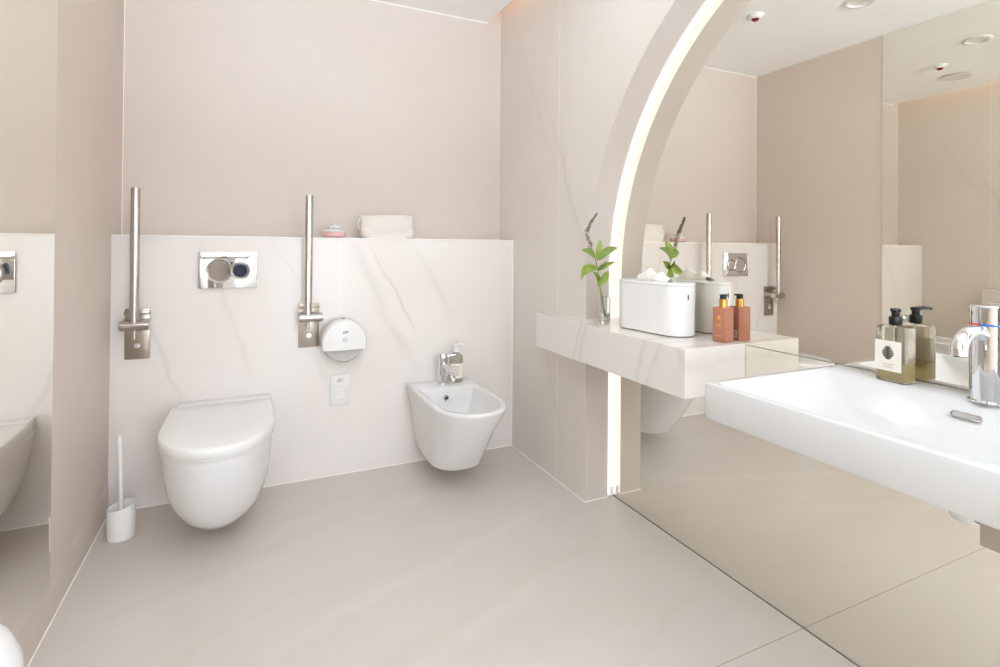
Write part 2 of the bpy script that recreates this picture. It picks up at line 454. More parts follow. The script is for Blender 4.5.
# ------------------------------------------------------------------ ceiling fittings
def downlight(x, y, label, power=5):
    t = thing('ceiling_downlight', label, 'ceiling light', (x, y, HC), group='round recessed ceiling downlights')
    bm = new_bm(); lathe(bm, [(.046, 0), (.072, 0), (.074, -.004), (.068, -.008), (.056, -.009), (.046, 0)], 40, cap=False); obj('trim_ring', bm, m_plast, t)
    bm = new_bm(); lathe(bm, [(0, -.0005), (.040, -.0005), (.049, -.004), (.050, -.001), (0, -.0001)], 32, cap=False); obj('lamp', bm, m_lamp, t)
    if not power: return t
    l = bpy.data.lights.new('downlight_fill', 'AREA'); l.shape = 'DISK'; l.size = .06; l.energy = power; l.color = (.83, .915, 1)
    o = bpy.data.objects.new('downlight_fill', l); COL.objects.link(o); o.parent = t; o.location = (0, 0, -.012)
    return t
downlight(.578, -.912, 'white round ceiling downlight nearest the back wall', 0)
downlight(.60, -1.55, 'added white round fill downlight above the floor beside the left mirror', 1.6)  # this and the next downlights are unseen, added to carry the light
downlight(1.25, -1.02, 'added white round fill downlight in front of the marble shelf', 2.6)
downlight(.605, -2.30, 'added white round fill downlight over the viewer near the left mirror', .2)
downlight(1.25, -2.30, 'added white round fill downlight before the washbasin', .15)
t = thing('smoke_detector', 'small white ceiling sensor with a dark red lens', 'sensor', (.915, -.56, HC))
bm = new_bm(); lathe(bm, [(0, -.022), (.026, -.021), (.036, -.016), (.044, -.004), (.045, 0), (0, 0)], 36, cap=False); obj('housing', bm, m_plast, t)
bm = new_bm(); lathe(bm, [(0, -.034), (.010, -.032), (.018, -.026), (.021, -.0205), (0, -.0205)], 24, cap=False); obj('red_lens', bm, m_red, t)
t = thing('ceiling_vent', 'flat round white air vent disc on the ceiling beside the sensor', 'vent', (1.278, -.489, HC))
bm = new_bm(); lathe(bm, [(0, 0), (.05, 0), (.052, -.006), (.05, -.008), (0, -.008)], 36, cap=False); obj('collar', bm, m_vent, t)
bm = new_bm(); lathe(bm, [(0, -.012), (.088, -.012), (.092, -.009), (.09, -.0065), (0, -.0065)], 48, cap=False); obj('disc', bm, m_vent, t)
t = thing('ceiling_fill_panel', 'added large flat white ceiling fill panel behind the viewer, out of the picture', 'ceiling light', (.87, -4.30, HC))  # body of the added ceiling fill, no known fixture
bm = new_bm(); box(bm, (-.65, -.53, -.03), (.65, .53, 0), .004); obj('housing', bm, m_plast, t)
bm = new_bm(); box(bm, (-.62, -.50, -.032), (.62, .50, -.0302)); obj('diffuser', bm, m_fillglow, t)

for x_, nm in ((.16, 'left'), (1.66, 'right')):  # unseen housings added around the fill uplights
    t = thing('fill_uplight', 'added white box shaped fill uplight behind the viewer by the %s wall, out of the picture' % nm, 'wall lamp', (x_, -3.90, 1.80), group='added fill uplights behind the viewer')
    bm = new_bm(); box(bm, (-.10, -.10, -.04), (.10, .10, .0), .004)
    sx_ = -.16 if nm == 'left' else .10
    box(bm, (sx_, -.03, -.04), (sx_+.06-.001*(nm=='right')-.009*(nm=='right'), .03, .02), .002); obj('fill_housing', bm, m_plast, t)

# ------------------------------------------------------------------ toilet
def scaled(loop, cx, cy, s, z):
    return [(cx+(x-cx)*s, cy+(y-cy)*s, z) for x, y, _ in loop]
TX = .411
t = thing('toilet', 'white wall-hung toilet with its lid closed', 'toilet', (TX, 0, 0))
bm = new_bm()
lv = [ # z, half width, back half width, front y, ys
 (.066, .040, .04, -.40, -.30), (.070, .075, .06, -.445, -.30), (.085, .105, .085, -.487, -.31), (.115, .132, .11, -.525, -.33),
 (.16, .153, .13, -.560, -.35), (.22, .168, .145, -.592, -.37), (.29, .176, .16, -.618, -.385), (.35, .180, .17, -.634, -.39), (.375, .181, .172, -.638, -.39), (.379, .178, .170, -.635, -.39)]
bm2 = [dloop(h, -.002, yf, ys_, z, 2.05, bhw=b) for z, h, b, yf, ys_ in lv]
loft(bm, bm2); obj('bowl', bm, m_porc, t, smooth=50)
bm = new_bm(); loft(bm, [dloop(.177, -.06, -.634, -.39, .3785, 2.05, bhw=.168), dloop(.177, -.06, -.634, -.39, .3832, 2.05, bhw=.168)]); obj('seat_seam', bm, mat('dark_seam', (70, 66, 62), .7), t)
bm = new_bm()
def lid_loop(s, z): return [(x*s, -.36+(y+.36)*s, z) for x, y, _ in dloop(.190, -.100, -.654, -.385, 0, 2.1, bhw=.187)]
loft(bm, [lid_loop(.975, .3832), lid_loop(.992, .3845), lid_loop(.996, .388), lid_loop(.996, .3905)]); obj('seat', bm, m_plast, t, smooth=50)
bm = new_bm()
loft(bm, [lid_loop(.992, .3906), lid_loop(1, .393), lid_loop(1.001, .412), lid_loop(.997, .420), lid_loop(.985, .4245), lid_loop(.96, .4265), lid_loop(.6, .4275), lid_loop(.2, .4278)])
obj('lid', bm, m_plast, t, smooth=60)
bm = new_bm(); box(bm, (-.168, -.099, .379), (.184, -.001, .4185), .005, 3); obj('hinge_cover', bm, m_plast, t)

# ------------------------------------------------------------------ flush plate
t = thing('flush_plate', 'shiny chrome dual flush plate on the wall above the toilet', 'flush plate', (.4215, 0, .974))
bm = new_bm(); box(bm, (-.1145, -.012, -.0785), (.1145, -.0005, .0785), .002); obj('plate', bm, m_chrome, t)
for (x, r) in ((-.034, .052), (.048, .039)):
    bm = new_bm(); lathe(bm, [(0, -.0165), (r-.010, -.0165), (r-.006, -.014)], 48, (x, 0, -.003), 'y', cap=False)
    b = obj('flush_button', bm, m_chrome, t, smooth=30)
    bm = new_bm(); lathe(bm, [(r-.006, -.012), (r-.005, -.018), (r-.002, -.0195), (r, -.018), (r+.001, -.012)], 48, (x, 0, -.003), 'y', cap=False)
    obj('button_ring', bm, m_steel, b)

# ------------------------------------------------------------------ fold-up support rails
def rail(x, label, tx):
    t = thing('support_rail', label, 'grab rail', (x, 0, .717), group='fold-up steel support rails beside the toilet')
    bm = new_bm(); box(bm, (-.044, -.010, -.103), (.044, -.0005, .103), .003); obj('wall_plate', bm, m_steel2, t)
    bm = new_bm()
    for s in (-1, 1):
        box(bm, (s*.030-.014 if s > 0 else -.044, -.068, .028), (.044 if s > 0 else -.016, -.009, .062), .003)
    box(bm, (-.044, -.030, .080), (.044, -.009, .0945), .003)
    obj('bracket', bm, m_steel2, t)
    bm = new_bm(); lathe(bm, [(0, -.046), (.018, -.046), (.020, -.044), (.020, .052), (.018, .054), (0, .054)], 28, (-.002, -.080, .043), 'x', cap=False); obj('pivot', bm, m_steel, t)
    bm = new_bm(); lathe(bm, [(0, .035), (.0165, .035), (.0165, .588), (.0155, .591), (0, .591)], 28, (tx, -.080, 0), cap=False); obj('tube', bm, m_steel, t)
    bm = new_bm(); lathe(bm, [(0, -.012), (.007, -.012), (.0075, .03), (0, .03)], 16, (tx, -.07, 0), cap=False); obj('latch_pin', bm, m_steel, t)
    bm = new_bm(); lathe(bm, [(0, -.018), (.010, -.018), (.013, -.015), (.014, -.010), (0, -.010)], 20, (0, 0, -.048), 'y', cap=False)
    box(bm, (-.012, -.021, -.050), (.012, -.018, -.046), .001); obj('lock_knob', bm, m_chrome, t)
rail(.0935, 'brushed steel fold-up support rail left of the toilet', .0)
rail(.757, 'brushed steel fold-up support rail beside the paper dispenser', -.010)

# ------------------------------------------------------------------ paper dispenser
t = thing('toilet_paper_dispenser', 'white round jumbo toilet paper dispenser on the back wall', 'dispenser', (.903, 0, .650))
bm = new_bm(); lathe(bm, [(.0, -.002), (.088, -.002), (.094, -.010), (.096, -.085), (.088, -.098), (0, -.100)], 56, (0, 0, -.006), 'y', cap=False); obj('drum', bm, m_drum, t, smooth=40)
bm = new_bm(); lathe(bm, [(.0, -.10), (.020, -.10), (.022, -.016), (0, -.016)], 24, (0, 0, -.012), 'y', cap=False)
lathe(bm, [(.022, -.09), (.060, -.09), (.060, -.02), (.022, -.02)], 40, (0, 0, -.012), 'y', cap=False)
bm.free()
bm = new_bm(); R = .1015
def cover_poly(s):
    o = []
    a0 = math.radians(-15); yb = -.039
    for i in range(41):
        a = a0+(PI-2*a0)*i/40; o.append((R*s*math.cos(a), max(yb+.012, yb+(R*math.sin(a)*1.02-.008-yb)*(1-(1-s)*.8))))
    # rounded lower corners
    o = [(R*s*.995, yb+.009)]+o+[(-R*s*.995, yb+.009)]
    o += [(-R*s*.95, yb), (R*s*.95, yb)]
    return o
lp = []
for s, y in ((.97, -.002), (1, -.012), (1, -.095), (.985, -.112), (.94, -.122), (.80, -.127), (.4, -.129)):
    lp.append([(u, y, v) for u, v in cover_poly(s)])
loft(bm, lp); cov_ = obj('cover', bm, m_plast, t, smooth=45)
bm = new_bm(); lathe(bm, [(0, -.1315), (.011, -.1315), (.013, -.1285)], 24, (0, 0, .008), 'y', cap=False); obj('lock', bm, mat('pale_grey_plastic', (214, 210, 208), .3), cov_)
bm = new_bm(); box(bm, (-.012, -.1300, .036), (.000, -.1280, .041), .001); box(bm, (.001, -.1300, .038), (.012, -.1280, .047), .001); box(bm, (-.010, -.1300, .043), (-.001, -.1280, .047), .001)
obj('emblem', bm, m_inkg, cov_)
bm = new_bm(); box(bm, (-.007, -.07, .0945), (.007, -.05, .097), .001); obj('key_slot', bm, m_dark, cov_)

# ------------------------------------------------------------------ socket
t = thing('wall_socket', 'white wall socket plate below the paper dispenser', 'socket', (.9005, 0, .403))
bm = new_bm(); box(bm, (-.0455, -.010, -.071), (.0455, -.0003, .071), .003); obj('frame', bm, m_plast, t)
bm = new_bm(); lathe(bm, [(.027, -.0145), (.025, -.0145), (.022, -.003), (0, -.003)], 36, (0, 0, -.010), 'y', cap=False)
lathe(bm, [(.033, -.010), (.032, -.0145), (.027, -.0145)], 36, (0, 0, -.010), 'y', cap=False)
for s in (-1, 1): box(bm, (s*.026-.004, -.0145, -.014), (s*.026+.004, -.004, -.006), .001)
so = obj('socket_well', bm, m_plast, t)
for s in (-1, 1):
    bm = new_bm(); lathe(bm, [(0, -.0042), (.003, -.0042), (.003, -.0028)], 12, (s*.0095, 0, -.010), 'y', cap=False); obj('pin_hole', bm, m_dark, so)
bm = new_bm(); box(bm, (-.016, -.0125, .036), (.016, -.009, .058), .002); obj('switch', bm, mat('pale_grey_plastic', (214, 210, 208), .3), t)
bm = new_bm(); lathe(bm, [(0, -.0135), (.003, -.0135), (.0035, -.012)], 12, (0, 0, .047), 'y', cap=False); obj('indicator', bm, m_inkg, t)

# ------------------------------------------------------------------ bidet
t = thing('bidet', 'white wall-hung bidet in the corner right of the toilet', 'bidet', (1.385, 0, 0))
bm = new_bm()
def bl(z, h, yf, ys_, yb=-.001, b=None, e=2.15): return dloop(h, yb, yf, ys_, z, e, bhw=b)
loft(bm, [bl(.082, .100, -.355, -.24, b=.090, e=2.4), bl(.084, .114, -.374, -.24, b=.102, e=2.4), bl(.089, .121, -.384, -.242, b=.110, e=2.4), bl(.096, .122, -.388, -.245, b=.112, e=2.4), bl(.112, .123, -.402, -.255, b=.115, e=2.3), bl(.18, .133, -.458, -.295, b=.127), bl(.27, .144, -.523, -.335, b=.142),
 bl(.35, .159, -.588, -.39, b=.157), bl(.385, .164, -.611, -.41, b=.162), bl(.394, .165, -.615, -.413, b=.163), bl(.3995, .162, -.612, -.412, b=.161),
 bl(.4005, .155, -.605, -.41, -.006, .155),
 bl(.4000, .142, -.588, -.41, -.150, .138), bl(.397, .137, -.583, -.41, -.156, .133), bl(.385, .134, -.578, -.405, -.160, .130),
 bl(.33, .124, -.555, -.395, -.170, .118), bl(.275, .104, -.51, -.37, -.185, .09), bl(.25, .07, -.46, -.35, -.21, .05), bl(.245, .03, -.39, -.33, -.26, .02)])
obj('body', bm, m_porc, t, smooth=55)
bm = new_bm(); lathe(bm, [(0, -.175), (.006, -.175), (.008, -.177), (.0125, -.178), (.014, -.174), (.014, -.165)], 24, (-.012, 0, .352), 'y', cap=False); ov = obj('overflow_ring', bm, m_steel, t)
bm = new_bm(); lathe(bm, [(0, -.1775), (.0075, -.1775), (.0075, -.17)], 20, (-.012, 0, .352), 'y', cap=False); obj('overflow_hole', bm, m_dark, ov)
bm = new_bm(); lathe(bm, [(0, .2465), (.020, .2465), (.022, .2485), (.014, .251), (0, .2515)], 28, (0, -.325, 0), cap=False); obj('drain', bm, m_chrome, t)

t = thing('bidet_tap', 'slim chrome mixer tap on the bidet', 'tap', (1.383, -.088, .4005))
bm = new_bm(); lathe(bm, [(0, 0), (.026, 0), (.026, .004), (.0225, .008), (.0215, .12), (.022, .122), (.022, .146), (.020, .150), (0, .151)], 32, cap=False); tb = obj('tap_body', bm, m_chrome, t)
bm = new_bm(); tube(bm, smooth_path([(0, -.012, .092), (.006, -.045, .088), (.012, -.085, .070), (.015, -.105, .052)], 5), [.013]*8+[.012]*8); obj('spout', bm, m_chrome, t)
bm = new_bm(); lathe(bm, [(0, -.014), (.011, -.014), (.012, 0), (.010, .006)], 20, (.0155, -.107, .046), cap=False); obj('aerator', bm, m_chrome, t)
bm = new_bm(); tube(bm, [(.012, -.004, .137), (.030, -.008, .139), (.062, -.014, .143)], [.0055, .0045, .004], 12); obj('lever', bm, m_chrome, t)

t = thing('soap_dispenser', 'clear pump bottle with white label standing on the bidet', 'bottle', (1.460, -.070, .4008))
bm = new_bm(); lathe(bm, [(0, 0), (.029, 0), (.032, .004), (.032, .118), (.029, .130), (.018, .140), (.0135, .144), (.0135, .150), (0, .150)], 32, cap=False); obj('bottle_body', bm, mat('clear_green_bottle', (216, 216, 196), .06, trans=.75, ior=1.3), t)
bm = new_bm(); lathe(bm, [(.0325, .022), (.0327, .024), (.0327, .094), (.0325, .096)], 40, cap=False); lb_ = obj('label', bm, m_label, t)
bm = new_bm()
for k, (z, wd_) in enumerate(((.082, .5), (.076, .42), (.068, .55), (.062, .3), (.054, .48), (.046, .4), (.038, .3))):
    a0 = -PI/2-.35; 
    lo_ = [[(math.cos(a0+wd_*(i/8-.5)*2)*.0329, math.sin(a0+wd_*(i/8-.5)*2)*.0329, z+dz) for i in range(9)] for dz in (-.0012, .0012)]
    loft(bm, lo_, False, False, closed=False)
obj('print', bm, m_inkg, lb_)
bm = new_bm(); lathe(bm, [(0, .149), (.0155, .149), (.0155, .166), (.012, .169), (.006, .170), (.006, .180), (.010, .182), (.010, .190), (0, .192)], 24, cap=False)
tube(bm, smooth_path([(0, 0, .186), (.02, -.004, .187), (.034, -.006, .184)], 4), .0045, 10); obj('pump', bm, m_plast, t)

# ------------------------------------------------------------------ toilet brush
t = thing('toilet_brush', 'white toilet brush in an oval slanted holder by the left wall', 'toilet brush', (.088, -.235, 0))
bm = new_bm()
def obl(r, z, slope): return [(r*1.0*math.cos(2*PI*i/40), r*.85*math.sin(2*PI*i/40), z+slope*math.cos(2*PI*i/40-.45)) for i in range(40)]
loft(bm, [obl(.040, 0, 0), obl(.043, .003, 0), obl(.0445, .03, 0), obl(.0455, .118, .010), obl(.044, .120, .010), obl(.042, .118, .010), obl(.041, .05, 0), obl(.039, .03, 0)])
obj('holder', bm, m_matt, t)
bm = new_bm(); lathe(bm, [(0, .045), (.026, .05), (.03, .07), (.026, .09), (.010, .095), (.0065, .10), (0, .10)], 24, cap=False); obj('brush_head', bm, m_matt, t)
bm = new_bm(); tube(bm, [(0, 0, .095), (-.004, .006, .20), (-.012, .016, .368), (-.012, .016, .373)], [.0075, .0075, .0075, .005], 16); obj('handle', bm, m_matt, t)

# ------------------------------------------------------------------ white bin at the left edge of the view
t = thing('pedal_bin', 'white dome-topped bin at the left edge under the mirror', 'bin', (.13, -1.64, 0))
bm = new_bm(); lathe(bm, [(0, .004), (.084, .004), (.090, .010), (.093, .25), (.0935, .445), (0, .445)], 48, cap=False); obj('body', bm, m_plast, t)
bm = new_bm(); lathe(bm, [(.0944, .447), (.0957, .455), (.0918, .492), (.0782, .525), (.0561, .550), (.030, .564), (0, .568)], 48, cap=False); obj('lid', bm, m_plast, t, smooth=60)
bm = new_bm(); lathe(bm, [(0, 0), (.086, 0), (.088, .008), (0, .008)], 40, cap=False); obj('base_ring', bm, m_gap, t)
bm = new_bm(); box(bm, (.084, -.03, .012), (.128, .03, .022), .004); obj('pedal', bm, m_steel, t)

# ------------------------------------------------------------------ things on the ledge
t = thing('lidded_jar', 'small round pink and white jar on the ledge', 'jar', (.873, .060, L+.001))
bm = new_bm(); lathe(bm, [(0, 0), (.040, 0), (.052, .006), (.054, .018), (.050, .028), (0, .028)], 36, cap=False); obj('jar_body', bm, m_pink, t)
bm = new_bm(); lathe(bm, [(0, .028), (.053, .028), (.054, .031), (.046, .037), (.030, .042), (0, .044)], 36, cap=False); obj('lid', bm, m_plast, t)
bm = new_bm()
for k in range(5):
    a = 2*PI*k/5; lathe(bm, [(0, .042), (.011, .045), (.014, .050), (.009, .057), (0, .059)], 12, (.018*math.cos(a), .018*math.sin(a), 0), cap=False)
lathe(bm, [(0, .046), (.010, .05), (.008, .062), (0, .066)], 12, cap=False)
obj('flower_knob', bm, m_plast, t)

t = thing('cosmetic_pouch', 'cream cloth zip pouch lying on the ledge', 'pouch', (1.137, .070, L+.001), .02)
bm = new_bm(); lp = []
nz = 14
for j in range(nz+1):
    v = j/nz; z = .120*v; th = .036*(1-v**2.2)+.004; hw = .130+.004*math.sin(v*5)
    row = []
    for i in range(48):
        a = 2*PI*i/48; c, s = math.cos(a), math.sin(a)
        x = hw*math.copysign(abs(c)**.35, c); y = th*math.copysign(abs(s)**.8, s)
        x += .010*v*(-1 if c < 0 else .2)
        wr = .0035*math.sin(x*48+v*9)+.003*math.sin(x*23-v*13+1)+.002*math.sin(x*110+v*30)
        row.append((x, y+wr*(1 if s > 0 else -1)*(1-v*.6), z+(.004*math.sin(x*26+.8)+.02*x-.002)*v))
    lp.append(row)
loft(bm, lp); pb = obj('pouch_body', bm, m_cloth, t, smooth=70)
bm = new_bm(); tube(bm, [(x/100, .002*math.sin(x*.6), .120+.004*math.sin(x/100*26+.8)+.0002*x) for x in range(-12, 13, 2)], .0028, 8); obj('zip', bm, mat('cream_zip', (210, 198, 184), .6), t)
bm = new_bm(); tube(bm, smooth_path([(-.135, 0, .100), (-.148, -.01, .085), (-.150, -.012, .06), (-.142, -.012, .04)], 4), .004, 8); obj('loop', bm, m_cloth, t)

# ------------------------------------------------------------------ marble shelf
SX, SZ0, SZ1, SYF, SYN = 1.703, .630, .781, -.462, -1.389
bm = new_bm()
box(bm, (SX, SYN, SZ0), (W-.0005, SYF, SZ1), .0015, 1)
bm.free(); bm = new_bm()
poly = [(SX, SYF), (W-.0005, SYF), (W-.0005, YA-.0005), (RX-.002, YA-.0005), (RX-.002, YA-.011), (XM-.0005, YA-.011), (XM-.0005, SYN), (SX, SYN)]
prism(bm, poly, 'z', SZ0, SZ1)
bmesh.ops.bevel(bm, geom=list(bm.edges), offset=.0012, segments=1, affect='EDGES')
tag(obj('marble_shelf', bm, m_shelf, smooth=0), 'thick pale marble shelf jutting from the arched mirror niche', 'shelf')

# ------------------------------------------------------------------ plant in a glass vase
VX, VY = 1.802, -.850
t = thing('glass_vase', 'small clear glass vase of water on the marble shelf', 'vase', (VX, VY, SZ1+.0005))
bm = new_bm(); lathe(bm, [(0, 0), (.0215, 0), (.0225, .002), (.0225, .105), (.0215, .106), (.0205, .105), (.0205, .014), (.018, .010), (0, .010)], 36, cap=False); obj('vase_glass', bm, m_glass, t)
bm = new_bm(); lathe(bm, [(0, .0108), (.019, .0108), (.0198, .014), (.0198, .040), (0, .040)], 32, cap=False); obj('water', bm, m_water, t)
t = thing('flower_sprig', 'green leafy sprig with a long flower spike standing in the glass vase', 'flower', (VX, VY, SZ1+.02))
def rel(x, z, dy=0): return Vector((x-VX, dy, z-SZ1-.02))
stem_pts = [rel(1.803, .815), rel(1.790, .90, .008), rel(1.783, .95, .012), rel(1.774, 1.0, .012), rel(1.760, 1.045, .01), rel(1.742, 1.085, .01), rel(1.728, 1.12, .012)]
bm = new_bm(); sp = smooth_path(stem_pts, 6); tube(bm, sp, [.0030-.0014*i/(len(sp)-1) for i in range(len(sp))], 8); obj('stem', bm, m_stem, t)
bm = new_bm()
spk = smooth_path([rel(1.742, 1.088, .010), rel(1.728, 1.12, .014), rel(1.722, 1.145, .014), rel(1.723, 1.168, 0), rel(1.727, 1.194, -.018), rel(1.733, 1.216, -.036)], 12)
rs = random.Random(5)
tube(bm, spk, [.0028-.0016*i/(len(spk)-1) for i in range(len(spk))], 7)
for i, p in enumerate(spk):
    k = i/(len(spk)-1)
    for j in range(4):
        a = rs.random()*2*PI+i*1.1; r = (.0075 if k < .55 else .0062)*(1-.55*max(0, k-.45)/.55)
        q = p+Vector((math.cos(a)*r, math.sin(a)*r, rs.uniform(-.003, .003)))
        g = bmesh.ops.create_icosphere(bm, subdivisions=1, radius=(.0030 if k > .5 else .0026)*(1.05-.5*max(0, k-.6)), matrix=Matrix.Translation(q))
        if k < .45 and j % 2:
            for v in g['verts']:
                for f in v.link_faces: f.material_index = 1
obj('flower_spike', bm, [m_bud, m_budw], t, smooth=80)
def leaf(base, tip, width, curl, m, roll=0.0):
    base, tip = Vector(base), Vector(tip); d = tip-base; ln = d.length; d.normalize()
    side = d.cross(Vector((0, -1, 0))).normalized()
    side = (Matrix.Rotation(roll, 3, d) @ side); nrm = side.cross(d)
    bm = new_bm(); rows = []
    for i in range(13):
        s = i/12; wv = width*(math.sin(PI*s**.75)**.8 if 0 < s < 1 else 0)*.5+.0004
        c = base+d*ln*s+nrm*curl*ln*math.sin(PI*s)+Vector((0, 0, 1))*.12*ln*math.sin(PI*s)
        rows.append([c+side*wv*q+nrm*(abs(q)*wv*.35) for q in (-1, -.5, 0, .5, 1)])
    rows2 = [[p-nrm*.0007 for p in r[::-1]] for r in rows]
    loft(bm, [a+b for a, b in zip(rows, rows2)])
    obj('leaf', bm, m, t, smooth=60)
def L2(x1, z1, dy1, x2, z2, dy2, wd, cu=.06, m=None, ro=0.0):
    leaf(rel(x1, z1, dy1), rel(x2, z2, dy2), wd, cu, m or m_leaf, ro)
# upper whorl
L2(1.766, 1.042, .01, 1.790, 1.118, .02, .032, m=m_leaf, ro=.2)
L2(1.768, 1.034, .01, 1.852, 1.086, -.015, .029, m=m_leafd, ro=-.3)
L2(1.762, 1.042, .01, 1.708, 1.076, .03, .031, m=m_leafd, ro=.4)
# middle whorl
L2(1.776, .995, .012, 1.836, 1.030, -.02, .023, m=m_leaf, ro=.5)
L2(1.776, .992, .012, 1.786, 1.032, -.035, .021, m=m_leafd)
L2(1.773, 1.005, .012, 1.688, .958, .0, .038, cu=-.30, m=m_leaf, ro=-.2)
# lower whorl
L2(1.783, .935, .01, 1.802, .995, -.02, .038, m=m_leaf, ro=.2)
L2(1.783, .935, .01, 1.757, .990, .02, .025, m=m_leafd, ro=.3)
L2(1.784, .932, .01, 1.748, .952, -.02, .022, m=m_leaf, ro=-.3)

# ------------------------------------------------------------------ tissue box
def stadium(c0, c1, r, z, n=20):
    c0, c1 = Vector(c0), Vector(c1); d = (c1-c0).normalized(); a0 = math.atan2(d.y, d.x); o = []
    for i in range(n+1):
        a = a0-PI/2+PI*i/n; o.append((c1.x+r*math.cos(a), c1.y+r*math.sin(a), z))
    for i in range(n+1):
        a = a0+PI/2+PI*i/n; o.append((c0.x+r*math.cos(a), c0.y+r*math.sin(a), z))
    return o
TC0, TC1 = (-.010, .096), (.010, -.094)
t = thing('tissue_box', 'white rounded tissue box with a tissue poking out', 'tissue box', (1.862, -1.078, SZ1+.0005))
HT = .184
bm = new_bm(); loft(bm, [stadium(TC0, TC1, .058, 0), stadium(TC0, TC1, .058, .003)]); obj('foot', bm, m_gap, t)
bm = new_bm(); loft(bm, [stadium(TC0, TC1, r, z) for r, z in ((.0605, .003), (.0625, .005), (.0630, HT-.014), (.0625, HT-.010))]); obj('body', bm, m_plast, t)
bm = new_bm(); loft(bm, [stadium(TC0, TC1, r, z) for r, z in ((.0632, HT-.0095), (.0645, HT-.008), (.0645, HT-.003), (.062, HT), (.05, HT+.0005))]); obj('lid', bm, m_plast, t)
bm = new_bm(); box(bm, (-.0105+.012, -.1595, .128), (.0105-.004, -.1565, .146), .0015); 
for v in bm.verts: v.co.x += 0
obj('label_plate', bm, mat('grey_badge', (110, 104, 98), .4, metal=.6), t)
bm = new_bm(); rows = []
for j in range(15):
    v = j/14; row = []
    for i in range(40):
        u = i/39; y = .078-.150*u
        ht = .014+.030*math.exp(-((u-.28)/.22)**2)+.020*math.exp(-((u-.72)/.14)**2)
        x = .050*(v-.5)*(1-.35*abs(u-.5))+.006*math.sin(u*7)+.010*math.sin(v*PI)*(u-.4)
        z = HT+.001+ht*math.sin(PI*v)**.8
        row.append((x, y+.006*math.sin(v*6+u*4), z+.0012*math.sin(u*22+v*5)*math.sin(PI*v)))
    rows.append(row)
loft(bm, rows, False, False, closed=False)
o = obj('tissue', bm, m_tissue, t, smooth=60)
o.modifiers.new('solid', 'SOLIDIFY').thickness = .0006

# ------------------------------------------------------------------ amber bottle
t = thing('lotion_bottle', 'square terracotta lotion bottle with gold collar and black cap on the shelf', 'bottle', (1.922, -1.333, SZ1+.0005), math.radians(8))
bm = new_bm(); box(bm, (-.0235, -.0235, 0), (.0235, .0235, .112), .002, 2); bd = obj('bottle_body', bm, m_amber, t)
bm = new_bm(); lathe(bm, [(0, .1122), (.0135, .1122), (.0135, .138), (.0128, .1385), (0, .1385)], 32, cap=False); obj('collar', bm, m_gold, t)
bm = new_bm(); lathe(bm, [(0, .1387), (.0105, .1387), (.0108, .152), (.010, .1535), (0, .1535)], 28, cap=False)
box(bm, (-.006, -.004, .148), (.018, .006, .1545), .0015); obj('pump_cap', bm, m_black, t)
bm = new_bm(); lathe(bm, [(0, -.0238), (.0065, -.0238), (.0065, -.0234)], 20, (0, 0, .080), 'x', cap=False)
obj('gold_emblem', bm, m_goldp, bd)
for z, h_ in ((.056, .010), (.050, .007), (.020, .011)):
    bm = new_bm(); box(bm, (-.0238, -h_, z), (-.0234, h_, z+.0016)); obj('gold_lettering', bm, m_goldp, bd)
bm = new_bm(); box(bm, (.0235, -.014, .010), (.0239, .014, .034), .0001); lb_ = obj('back_label', bm, m_label, bd)
bm = new_bm()
for z in (.014, .019, .024, .029): box(bm, (.0239, -.011, z), (.0241, .011, z+.0025))
obj('print', bm, m_ink, lb_)

# ------------------------------------------------------------------ washbasin
BX0, BX1, BYN, BYF, BZ = 1.484, XM-.001, -2.375, -1.672, .772
t = thing('washbasin', 'long white rectangular washbasin mounted on the mirror wall', 'washbasin', (0, 0, 0))
bm = new_bm()
def rr(ins, z, r): return rrect(BX0+ins, BX1-min(ins, 0.004), BYN+ins, BYF-ins, r, z)
def inner(x0, x1, y0, y1, r, z): return rrect(x0, x1, y0, y1, r, z)
loft(bm, [rr(.17, .650, .03), rr(.13, .652, .03), rr(.06, .684, .022), rr(.010, .687, .012), rr(.003, .689, .012), rr(0, .695, .012), rr(0, BZ-.008, .012), rr(.002, BZ-.002, .012), rr(.006, BZ, .012),
  inner(BX0+.018, BX1-.062, BYN+.018, BYF-.020, .018, BZ), inner(BX0+.022, BX1-.067, BYN+.022, BYF-.024, .02, BZ-.003),
  inner(BX0+.028, BX1-.078, BYN+.03, BYF-.032, .025, BZ-.012),
  inner(BX0+.040, BX1-.115, BYN+.06, BYF-.085, .035, BZ-.062),
  inner(BX0+.052, BX1-.150, BYN+.09, BYF-.150, .045, BZ-.092), inner(BX0+.10, BX1-.21, BYN+.15, BYF-.22, .04, BZ-.099), inner(BX0+.17, BX1-.24, BYN+.29, BYF-.31, .015, BZ-.102)])
obj('basin', bm, m_basin, t, smooth=32)
# raised rear upstand
# overflow slot on the rear slope
bm = new_bm(); sl = []
def slotloop(h, r, k, off):
    o = []
    for i in range(12+1):
        a = PI/2-PI*i/12; o.append((r*math.sin(a), h+r*math.cos(a)) if False else (r*math.cos(a+PI/2)*-1*0+r*math.sin(a), -h-r*math.cos(a)))
    for i in range(12+1):
        a = -PI/2+PI*i/12; o.append((r*math.sin(a), h+r*math.cos(a)))
    return [(u, v, off) for u, v in o]
lpz = [slotloop(.020, .0075, 0, .0), slotloop(.020, .0075, 0, .0015), slotloop(.020, .0055, 0, .0018)]
loft(bm, lpz, True, False)
ang = math.atan2(.043, .037)
MO = Matrix.Translation((BX1-.0955, -2.016, BZ-.029)) @ Matrix.Rotation(-ang, 4, 'Y')
bmesh.ops.transform(bm, matrix=MO, verts=bm.verts); os_ = obj('overflow_trim', bm, m_steel, t)
